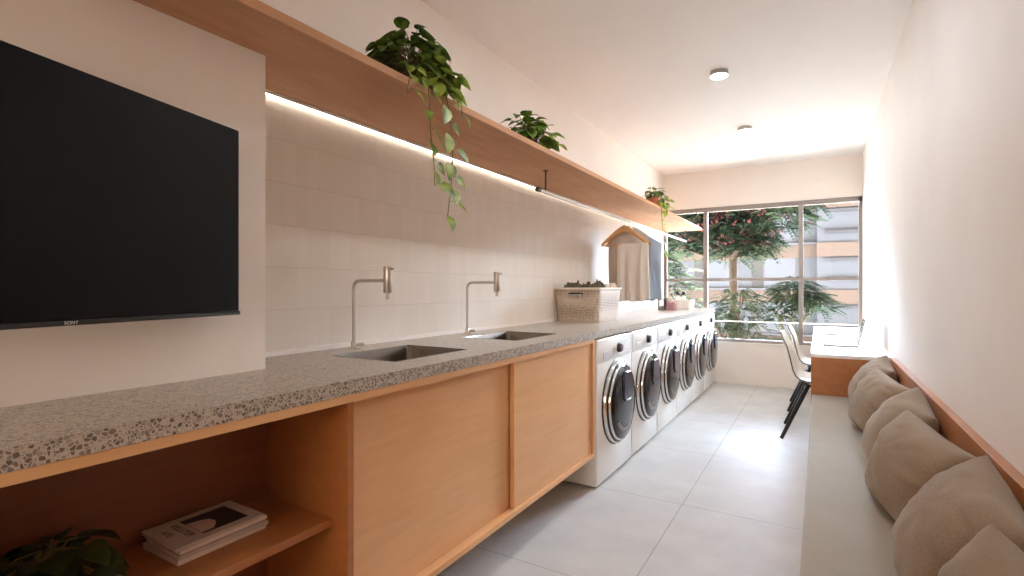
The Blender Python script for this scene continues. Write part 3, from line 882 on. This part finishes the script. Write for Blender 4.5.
g = thing('shirt', 'beige knitted top folded over the first wooden hanger', 'shirt', (0, 0, 0), group='clothes on the rail')
drape('body', hy[0], -1.545, -1.305, 1.592, 1.085, .05, 1.6, .4, 'shirt_beige', g, .02)
drape('sleeve', hy[0] - .012, -1.335, -1.262, 1.592, 1.10, .045, 1.6, 2.1, 'shirt_beige', g, .35)
g = thing('shirt', 'grey brown shirt hanging between the beige top and the blue shirt', 'shirt', (0, 0, 0), group='clothes on the rail')
drape('body', hy[1], -1.665, -1.29, 1.764, 1.12, .05, 1.3, 1.4, 'shirt_grey', g, .0, arms=True)
MB().lathe([(.052, 0), (.050, .022), (.040, .040), (.036, .038), (.046, .018), (.047, 0)], 26, c=(XRD, hy[1], 1.712)).obj('collar', M['shirt_cream'], g)
g = thing('shirt', 'blue grey shirt hanging nearest the window on the rail', 'shirt', (0, 0, 0), group='clothes on the rail')
drape('body', hy[2], -1.70, -1.262, 1.766, 1.09, .07, 1.3, .9, 'shirt_blue', g, .0, arms=True)
drape('sleeve', hy[2] - .02, -1.315, -1.205, 1.672, 1.10, .07, 1.0, 2.0, 'shirt_blue', g, .08, (.01, .07))

# ------------------------------------------------------------------ toiletries by the window
bt = thing('soap_bottle', 'clear bottle half full of pink soap on the worktop', 'bottle', (-1.45, 5.97, ZC1))
MB().lathe([(.044, 0), (.055, .004), (.056, .085), (.052, .13), (.030, .165), (.016, .185), (.016, .20)], 30).obj('body', M['bottle_glass'], bt)
MB().lathe([(0, .004), (.050, .004), (.052, .008), (.052, .098), (0, .098)], 30).obj('liquid', M['pink_liquid'], bt)
pm = MB().lathe([(.019, .198), (.019, .222), (.006, .224), (.006, .25), (.014, .252), (.014, .264), (0, .266)], 20)
pm.tube([(0, 0, .258), (.05, 0, .256), (.056, 0, .248)], .005, 8).obj('pump', M['grey_print'], bt)
jr = thing('jar', 'smoky translucent cup left of the pink soap bottle', 'jar', (-1.56, 5.98, ZC1))
MB().lathe([(.040, 0), (.044, .003), (.046, .14), (.043, .14), (.041, .006), (0, .006)], 28).obj('body', M['jar_plastic'], jr)
MB().lathe([(0, .006), (.040, .006), (.040, .05), (0, .052)], 24).obj('filling', M['cream_cloth'], jr)

bn = thing('storage_bin', 'white ribbed storage bin on the worktop beside the window', 'bin', (-1.42, 6.42, ZC1))
rr = lambda w, d, z, r=.02: rrect(0, 0, w, d, r, z, 5)
MB().loft([rr(.20, .24, 0), rr(.225, .27, .105), rr(.232, .277, .108), rr(.232, .277, .116), rr(.212, .257, .116), rr(.19, .23, .006)], True).obj('body', M['bin_white'], bn)
hb = MB()
for i in range(7): hb.box(-.102 + i * .031, -.090 + i * .031, -.1335, -.128, .01, .10)
hb.obj('ribs', M['bin_white'], bn)
for (dx, dy, lab) in ((-.055, -.02, 'white bottle with a dark cap in the storage bin, on its wall side'), (.01, -.02, 'white bottle with a dark cap in the storage bin, on its room side')):
    o = thing('detergent_bottle', lab, 'bottle', (-1.42 + dx, 6.42 + dy, ZC1 + .007), group='dark capped bottles in the bin')
    MB().lathe([(.026, 0), (.028, .004), (.028, .13), (.022, .15), (.012, .158), (.012, .17)], 22).obj('body', M['white_plastic'], o)
    MB().lathe([(.020, .165), (.022, .168), (.022, .20), (.018, .206), (0, .207)], 20).obj('cap', M['black_plastic'], o)

# ------------------------------------------------------------------ magazines on the cabinet shelf
mags = [(.012, 0.6, 'paper', 'bottom magazine of the pile, thick with a pale spine'),
        (.010, -1.2, 'paper_grey', 'second magazine from the bottom of the pile'),
        (.009, 1.0, 'paper', 'third magazine of the pile, just under the top cover'),
        (.008, -.4, 'paper_grey', 'top magazine of the pile with a dark portrait on its cover')]
z = .5435
mgx, mgy = -1.382, .742
offs = ((0, 0), (.006, .004), (-.004, .006), (-.003, -.002))
for (th, a, mt, lab), (ox, oy) in zip(mags, offs):
    o = thing('magazine', lab + ', on the cabinet shelf', 'magazine', (mgx + ox, mgy + oy, z), (0, 0, R(a)), 'magazines on the cabinet shelf')
    MB().box(-.083, .083, -.111, .111, .0008, th - .0008).obj('pages', M['paper'], o)
    c = MB().box(-.0845, .0845, -.1125, .1125, 0, .0008); c.box(-.0845, .0845, -.1125, .1125, th - .0008, th)
    c.box(.0837, .0845, -.1125, .1125, 0, th)
    c.obj('cover', M[mt], o)
    z += th + .0004; top = o; topth = th
ph = MB().box(-.058, .060, -.035, .082, topth, topth + .0003).obj('cover_picture', M['print_dark'], top)
hd = MB()
pts = [(-.03, -.034), (.052, -.034), (.05, -.005), (.03, .012), (.012, .02), (-.012, .016), (-.022, .0)]
hd.add([(x, y, topth + .0005) for x, y in pts], [tuple(range(len(pts)))])
hd.obj('portrait', M['print_skin'], ph)
text_mesh('cover_text', 'RELSTER', .026, M['print_text'], top, Matrix.Translation((0, -.056, topth + .0003)), .0002)
text_mesh('cover_text', 'AVE', .024, M['print_text'], top, Matrix.Translation((-.012, -.086, topth + .0003)), .0002)

# ------------------------------------------------------------------ plants
def leaf(mb, base, d, up, L, W, droop=.35, fold=.25, cup=0.0):
    d = Vector(d).normalized(); up = Vector(up); side = d.cross(up)
    if side.length < 1e-4: side = d.orthogonal()
    side.normalize(); up = side.cross(d).normalized()
    st = [0, .12, .32, .56, .80, 1.0]; wd = [.0, .36, .5, .42, .22, 0.0]; back = [0, -.07, .0, 0, 0, 0]
    cen = []; vs = []; fs = []
    for s_ in st:
        cen.append(Vector(base) + d * (L * s_) - Vector((0, 0, 1)) * (droop * L * s_ * s_) )
    idx_c = []; idx_l = []; idx_r = []
    for c, w_, bk in zip(cen, wd, back):
        idx_c.append(len(vs)); vs.append(c)
        if w_ > 0:
            o = side * (W * w_) + up * (W * w_ * fold) + d * (L * bk)
            o2 = -side * (W * w_) + up * (W * w_ * fold) + d * (L * bk)
            idx_l.append(len(vs)); vs.append(c + o); idx_r.append(len(vs)); vs.append(c + o2)
        else: idx_l.append(idx_c[-1]); idx_r.append(idx_c[-1])
    for k in range(len(st) - 1):
        for (a, flip) in ((idx_l, False), (idx_r, True)):
            q = [idx_c[k], idx_c[k + 1], a[k + 1], a[k]]
            qq = []
            for i in q:
                if i not in qq: qq.append(i)
            if len(qq) >= 3:
                if flip: qq.reverse()
                fs.append(tuple(qq))
    mb.add([v[:] for v in vs], fs, True)

def rdir(rnd, zmin=-.2, zmax=.9):
    a = rnd.uniform(0, 2 * PI); z_ = rnd.uniform(zmin, zmax); r = math.sqrt(max(0, 1 - z_ * z_))
    return Vector((r * math.cos(a), r * math.sin(a), z_))

def pot(t, r0, r1, h, mat):
    p = MB().lathe([(r0, 0), (r0 + .002, .004), (r1 - .002, h - .02), (r1 + .006, h - .018), (r1 + .006, h), (r1 - .004, h), (r1 - .006, h - .014)], 32).obj('pot', M[mat], t)
    MB().lathe([(r1 - .007, h - .018), (r1 * .5, h - .014), (0, h - .012)], 24).obj('soil', M['soil'], t)

def bush(t, rnd, center, rad, nl, L, mat='leaf', zmin=-.35, stem_from=(0, 0, .1), names=('foliage', 'stems'), bias=None):
    fo = MB(); sm = MB()
    for i in range(nl):
        d = rdir(rnd, zmin, .95)
        if bias is not None: d = (d + Vector(bias)).normalized()
        q = rnd.uniform(.55, 1.0)
        p = Vector(center) + Vector((d.x * rad[0], d.y * rad[1], d.z * rad[2])) * q
        s0 = Vector(stem_from) + Vector((rnd.uniform(-.02, .02), rnd.uniform(-.02, .02), 0))
        mid = (s0 + p) / 2 + Vector((0, 0, .03))
        sm.tube([s0, mid, p], [.0022, .0018, .0012], 5)
        dd = Vector((d.x, d.y, d.z * .4 - .25)) + Vector((rnd.uniform(-.5, .5), rnd.uniform(-.5, .5), rnd.uniform(-.3, .3)))
        l = L * rnd.uniform(.7, 1.15)
        leaf(fo, p, dd, Vector((rnd.uniform(-.4, .4), rnd.uniform(-.4, .4), 1)), l, l * .82, rnd.uniform(.2, .6), .22)
    fo.obj(names[0], M[mat], t); sm.obj(names[1], M['vine'], t)

def vine(t, rnd, pts, nl, L, mat='leaf_light'):
    # smooth path through pts, leaves alternating along it
    P_ = [Vector(p) for p in pts]; path = []
    for k in range(len(P_) - 1):
        for s_ in range(6): path.append(P_[k].lerp(P_[k + 1], s_ / 6))
    path.append(P_[-1])
    for _ in range(2): path = [path[0]] + [(path[i - 1] + path[i] * 2 + path[i + 1]) / 4 for i in range(1, len(path) - 1)] + [path[-1]]
    v = MB().tube(path, .0022, 6).obj('vine', M['vine'], t)
    fo = MB()
    for i in range(nl):
        q = (i + .6) / nl * (len(path) - 1); k = min(int(q), len(path) - 2)
        p = path[k].lerp(path[k + 1], q - k)
        s_ = 1 if i % 2 else -1
        out = Vector((.5 + rnd.uniform(-.3, .5), s_ * rnd.uniform(.4, 1.0), rnd.uniform(-.9, -.2)))
        l = L * rnd.uniform(.65, 1.1)
        pe = p + out.normalized() * .022
        fo.tube([p, pe], .0012, 4)
        leaf(fo, pe, out + Vector((0, 0, -.5)), Vector((1, rnd.uniform(-.6, .6), .5)), l, l * .78, .25, .18)
    fo.obj('vine_leaves', M[mat], v)

rnd = random.Random(3)
t = thing('trailing_plant', 'large trailing plant spilling two long vines over the shelf edge', 'plant', (-1.42, 1.60, ZS1), group='plants on the shelf')
pot(t, .05, .062, .10, 'dark_pot')
bush(t, rnd, (.0, -.02, .12), (.14, .16, .15), 130, .078, stem_from=(0, 0, .09))
bush(t, rnd, (.10, .05, .06), (.07, .09, .09), 30, .072, 'leaf_light', -.6, (0, 0, .09), ('front_foliage', 'front_stems'))
vine(t, rnd, [(.03, -.06, .11), (.14, -.09, .06), (.155, -.10, -.06), (.15, -.085, -.18), (.155, -.07, -.30), (.15, -.06, -.38)], 10, .07)
vine(t, rnd, [(.03, .02, .11), (.14, .0, .06), (.16, .02, -.08), (.155, .045, -.22), (.16, .03, -.36), (.155, .01, -.50)], 13, .072)
vine(t, rnd, [(.03, -.08, .10), (.13, -.16, .06), (.15, -.20, .0), (.15, -.215, -.07)], 4, .06)
vine(t, rnd, [(.03, .06, .10), (.13, .08, .06), (.15, .10, .02), (.15, .12, -.06)], 4, .065)
t = thing('small_plant', 'bushy green potted plant alone in the middle of the shelf', 'plant', (-1.40, 2.50, ZS1), group='plants on the shelf')
pot(t, .05, .06, .085, 'dark_pot')
bush(t, rnd, (.0, .0, .09), (.11, .15, .11), 46, .085, stem_from=(0, 0, .075))
bush(t, rnd, (.06, .10, .06), (.06, .09, .07), 14, .08, 'leaf_light', -.2, (0, 0, .08), ('front_foliage', 'front_stems'))
t = thing('trailing_plant', 'small trailing plant in a terracotta pot at the window end of the shelf', 'plant', (-1.38, 4.98, ZS1), group='plants on the shelf')
pot(t, .042, .056, .095, 'terracotta')
bush(t, rnd, (.0, .03, .12), (.10, .14, .09), 34, .075, 'leaf', -.2, (0, 0, .085))
bush(t, rnd, (.05, .18, .06), (.06, .09, .11), 26, .07, 'leaf_light', -.8, (0, .03, .09), ('front_foliage', 'front_stems'))
vine(t, rnd, [(.02, .02, .09), (.10, -.10, .05), (.108, -.12, -.1), (.108, -.05, -.28), (.108, -.02, -.42)], 13, .075)
t = thing('potted_plant', 'dark leafy potted plant inside the open cabinet shelf', 'plant', (-1.37, .415, .5435))
pot(t, .045, .055, .075, 'dark_pot')
bush(t, rnd, (.0, -.01, .06), (.11, .11, .085), 60, .07, 'leaf_dark', -.35, (0, 0, .065))

# ------------------------------------------------------------------ outside
GZ = -3.4
structure(MB().box(-6, 6, Y1 + T, Y1 + T + 1.3, 2.95, 3.15).obj('slab', M['plaster']))  # unseen overhang, added to keep direct sun out of the room
structure(MB().box(-30, 30, Y1 + T + .1, 60, GZ - .2, GZ).obj('ground', M['asphalt']))

def tree(name, label, base, crown_pts, leafn, mat, bark='bark', trunk_r=.11, flowers=0, seed=1, frond=(.35, .5), drop=.7):
    rnd = random.Random(seed)
    t = thing(name, label, 'tree', base, group='trees outside the window')
    tr = MB()
    fork = Vector((crown_pts[0][0] * .3, crown_pts[0][1] * .3, min(c[2] for c in crown_pts) - drop))
    tr.tube([(0, 0, 0), fork * .5 + Vector((.05, 0, 0)), fork], [trunk_r, trunk_r * .85, trunk_r * .7], 10)
    ends = []
    for (x, y, z_, rx, rz_) in crown_pts:
        c = Vector((x, y, z_)); m = fork.lerp(c, .5) + Vector((rnd.uniform(-.15, .15), 0, -.1))
        tr.tube([fork, m, c], [trunk_r * .55, trunk_r * .35, trunk_r * .15], 8)
        for _ in range(5):
            d = rdir(rnd, -.4, .8); e = c + Vector((d.x * rx, d.y * rx, d.z * rz_)) * .9
            tr.tube([m.lerp(c, .6), c.lerp(e, .5) + Vector((0, 0, .06)), e], [trunk_r * .18, .014, .006], 5)
    tr.obj('trunk', M[bark], t)
    fo = MB(); fl = MB()
    tot = sum(c[3] ** 2 for c in crown_pts)
    for (x, y, z_, rx, rz_) in crown_pts:
        k = int(leafn * rx ** 2 / tot)
        for _ in range(k):
            d = rdir(rnd, -.7, 1); q = rnd.uniform(.25, 1) ** .6
            p = Vector((x + d.x * rx * q, y + d.y * rx * q, z_ + d.z * rz_ * q))
            fd = Vector((d.x + rnd.uniform(-.6, .6), d.y + rnd.uniform(-.6, .6), rnd.uniform(-.5, .25))).normalized()
            L = rnd.uniform(*frond); n = 6
            side = fd.cross(Vector((rnd.uniform(-.3, .3), rnd.uniform(-.3, .3), 1))).normalized()
            for i in range(n):
                s_ = i / n; b0 = p + fd * (L * s_) - Vector((0, 0, .35 * L * s_ * s_))
                ll = L * .30 * (1 - .6 * s_); wv = fd * (L * .10)
                for sg in (1, -1):
                    tip = b0 + side * (sg * ll) + fd * (ll * .5) - Vector((0, 0, ll * .25))
                    mid = b0.lerp(tip, .5)
                    fo.add([b0, mid + wv, tip, mid - wv], [(0, 1, 2, 3)])
        for _ in range(int(flowers * rx ** 2 / tot)):
            d = rdir(rnd, -.3, 1); p = Vector((x + d.x * rx * .95, y + d.y * rx * .95, z_ + d.z * rz_ * .95))
            for _ in range(9):
                c = p + Vector((rnd.gauss(0, .07), rnd.gauss(0, .07), rnd.gauss(0, .05))); u = rdir(rnd, -1, 1); v_ = u.orthogonal().normalized()
                s_ = rnd.uniform(.02, .04); w_ = u.cross(v_)
                fl.add([c + v_ * s_, c + w_ * s_, c - v_ * s_, c - w_ * s_], [(0, 1, 2, 3)])
    fo.obj('foliage', M[mat], t)
    if flowers: fl.obj('blossom', M['flower'], t)
    return t
tree('flowering_tree', 'large feathery tree with pink blossom filling the upper window', (-1.5, 11.2, GZ),
     [(.0, 0, 5.75, .75, .45), (.75, -.2, 6.0, .65, .42), (-.75, .1, 5.8, .8, .5), (.2, .4, 6.5, 1.0, .5), (-1.4, -.3, 6.3, .85, .5), (.35, .2, 5.5, .5, .3), (-.3, -.3, 6.3, .8, .5), (-1.2, .3, 5.5, .6, .4), (.1, -.3, 5.35, .45, .3), (1.0, 0, 6.4, .7, .4)], 2300, 'tree_leaf', flowers=230, seed=5, frond=(.26, .38), drop=.1)
tree('young_tree', 'slim green tree low in the middle window pane', (-1.25, 10.2, GZ),
     [(0, 0, 4.3, .42, .35), (.1, .1, 3.75, .38, .45), (-.35, 0, 3.95, .35, .3), (.45, 0, 3.55, .35, .25)], 420, 'tree_leaf_pale', trunk_r=.05, seed=8, frond=(.18, .28))
tree('young_tree', 'green tree whose branch crosses the mullion by the desk', (-.45, 10.8, GZ),
     [(.05, 0, 4.55, .40, .28), (.35, 0, 4.35, .36, .26), (-.2, .1, 4.1, .25, .35)], 330, 'tree_leaf', bark='bark_green', trunk_r=.08, seed=11, frond=(.2, .3))
tree('pale_tree', 'pale grey green tree behind the left window pane', (-4.3, 13.5, GZ),
     [(0, 0, 5.6, 1.1, .8), (.8, .2, 4.7, .8, .8), (-.8, 0, 4.9, .9, .8), (.2, -.3, 6.6, 1.0, .6)], 800, 'tree_leaf_pale', seed=14)
tree('low_shrub', 'low leafy shrub above the window sill by the chairs', (-.75, 9.6, GZ),
     [(0, 0, 3.55, .35, .22), (.35, .1, 3.4, .25, .2), (-.5, 0, 3.35, .3, .2)], 130, 'tree_leaf_pale', trunk_r=.04, seed=21, frond=(.18, .28))

# apartment block across the street
YB = 38.0
bl = thing('apartment_building', 'white apartment block with salmon bands across the street', 'building', (0, YB, GZ))
gz = GZ
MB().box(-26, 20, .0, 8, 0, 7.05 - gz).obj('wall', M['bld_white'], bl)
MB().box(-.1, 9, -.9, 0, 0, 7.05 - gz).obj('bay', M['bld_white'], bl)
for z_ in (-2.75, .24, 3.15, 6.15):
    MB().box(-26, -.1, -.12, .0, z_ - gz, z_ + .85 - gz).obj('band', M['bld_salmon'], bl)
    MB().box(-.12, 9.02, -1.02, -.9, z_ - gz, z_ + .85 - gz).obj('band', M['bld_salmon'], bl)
    MB().box(.3, 9.0, -1.05, -.9, z_ - .28 - gz, z_ - .10 - gz).obj('painted_shadow', M['bld_grey'], bl)  # grey strip standing in for the shadow line under the band
    if z_ > 6: continue
    MB().box(-26, -.1, -.35, .0, z_ + .85 - gz, z_ + .95 - gz).obj('ledge', M['bld_shutter'], bl)
    MB().box(.3, 8.6, -1.15, -.9, z_ + 1.42 - gz, z_ + 1.58 - gz).obj('canopy', M['bld_grey'], bl)
    zz = z_ + .97 - gz
    for x in (-3.9, -7.6, -11.6, -16.0):
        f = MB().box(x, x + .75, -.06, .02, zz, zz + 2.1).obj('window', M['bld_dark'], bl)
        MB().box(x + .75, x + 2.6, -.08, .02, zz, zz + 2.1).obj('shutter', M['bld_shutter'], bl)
    MB().box(-2.0, -1.4, -.06, .02, zz, zz + 2.1).obj('window', M['bld_grey'], bl)
    MB().box(2.6, 3.2, -.97, -.89, zz + .75, zz + 1.45).obj('window', M['bld_grey'], bl)

# ------------------------------------------------------------------ light
wd = bpy.data.worlds.new('World'); SC.world = wd; wd.use_nodes = True
nt = wd.node_tree
bg = nt.nodes['Background']
# hazy sky: a bright low band of haze beyond the window (towards the sun), dimmer overhead and on the opposite side
SUN = Vector((.45, -.45, -1.15)).normalized()
tcw = nt.nodes.new('ShaderNodeTexCoord')
spw = nt.nodes.new('ShaderNodeSeparateXYZ'); nt.links.new(tcw.outputs['Generated'], spw.inputs[0])
def sstep(sock, a, b, lo=0.0, hi=1.0):
    mr = nt.nodes.new('ShaderNodeMapRange'); mr.interpolation_type = 'SMOOTHSTEP'
    nt.links.new(sock, mr.inputs['Value'])
    mr.inputs['From Min'].default_value = a; mr.inputs['From Max'].default_value = b
    mr.inputs['To Min'].default_value = lo; mr.inputs['To Max'].default_value = hi
    return mr.outputs['Result']
def mmul(a, b):
    m_ = nt.nodes.new('ShaderNodeMath'); m_.operation = 'MULTIPLY'
    nt.links.new(a, m_.inputs[0])
    if isinstance(b, float): m_.inputs[1].default_value = b
    else: nt.links.new(b, m_.inputs[1])
    return m_.outputs[0]
dtz = nt.nodes.new('ShaderNodeVectorMath'); dtz.operation = 'DOT_PRODUCT'
nt.links.new(tcw.outputs['Generated'], dtz.inputs[0]); dtz.inputs[1].default_value = (-.11, .994, 0)
band = mmul(sstep(spw.outputs['Z'], .02, .12), sstep(spw.outputs['Z'], .24, .42, 1.0, 0.0))
glow = mmul(mmul(band, sstep(dtz.outputs['Value'], .60, .93)), HAZE)
ad_ = nt.nodes.new('ShaderNodeMath'); ad_.operation = 'ADD'; nt.links.new(glow, ad_.inputs[0]); ad_.inputs[1].default_value = SKY
back = nt.nodes.new('ShaderNodeMath'); back.operation = 'MULTIPLY'; back.inputs[1].default_value = REAR
nt.links.new(mmul(sstep(spw.outputs['Y'], -.5, -.95), sstep(spw.outputs['Z'], -.02, .1)), back.inputs[0])
ad2 = nt.nodes.new('ShaderNodeMath'); ad2.operation = 'ADD'; nt.links.new(ad_.outputs[0], ad2.inputs[0]); nt.links.new(back.outputs[0], ad2.inputs[1])
skc = ramp(nt, sstep(spw.outputs['Y'], -.7, .2), [(0.0, (1.0, .80, .62, 1)), (1.0, (.70, .85, 1.08, 1))])
skm = nt.nodes.new('ShaderNodeVectorMath'); skm.operation = 'SCALE'; skm.inputs['Scale'].default_value = 1.12
nt.links.new(skc, skm.inputs[0]); nt.links.new(skm.outputs[0], bg.inputs['Color'])
nt.links.new(ad2.outputs[0], bg.inputs['Strength'])
sun = bpy.data.lights.new('sun', 'SUN'); sun.energy = SUNE; sun.angle = R(2.0); sun.color = (.97, .97, 1.0)
so = bpy.data.objects.new('sun', sun); COL.objects.link(so)
sd_ = SUN
so.rotation_euler = sd_.to_track_quat('-Z', 'Y').to_euler()
so.location = (-4, 14, 9)

# ------------------------------------------------------------------ camera
cam = bpy.data.cameras.new('camera'); cam.lens = 18.0; cam.sensor_width = 36.0; cam.clip_start = .02; cam.clip_end = 200
co = bpy.data.objects.new('camera', cam); COL.objects.link(co)
co.location = (0, 0, 1.2); co.rotation_euler = (R(90), 0, math.atan(307 / 512))
SC.camera = co

vs_ = SC.view_settings
SC.display_settings.display_device = 'sRGB'
vs_.view_transform = 'Standard'; vs_.look = 'None'; vs_.gamma = 1.0; vs_.use_curve_mapping = False
vs_.exposure = EXPO
SC.cycles.diffuse_bounces = 8; SC.cycles.max_bounces = 14; SC.cycles.transparent_max_bounces = 12
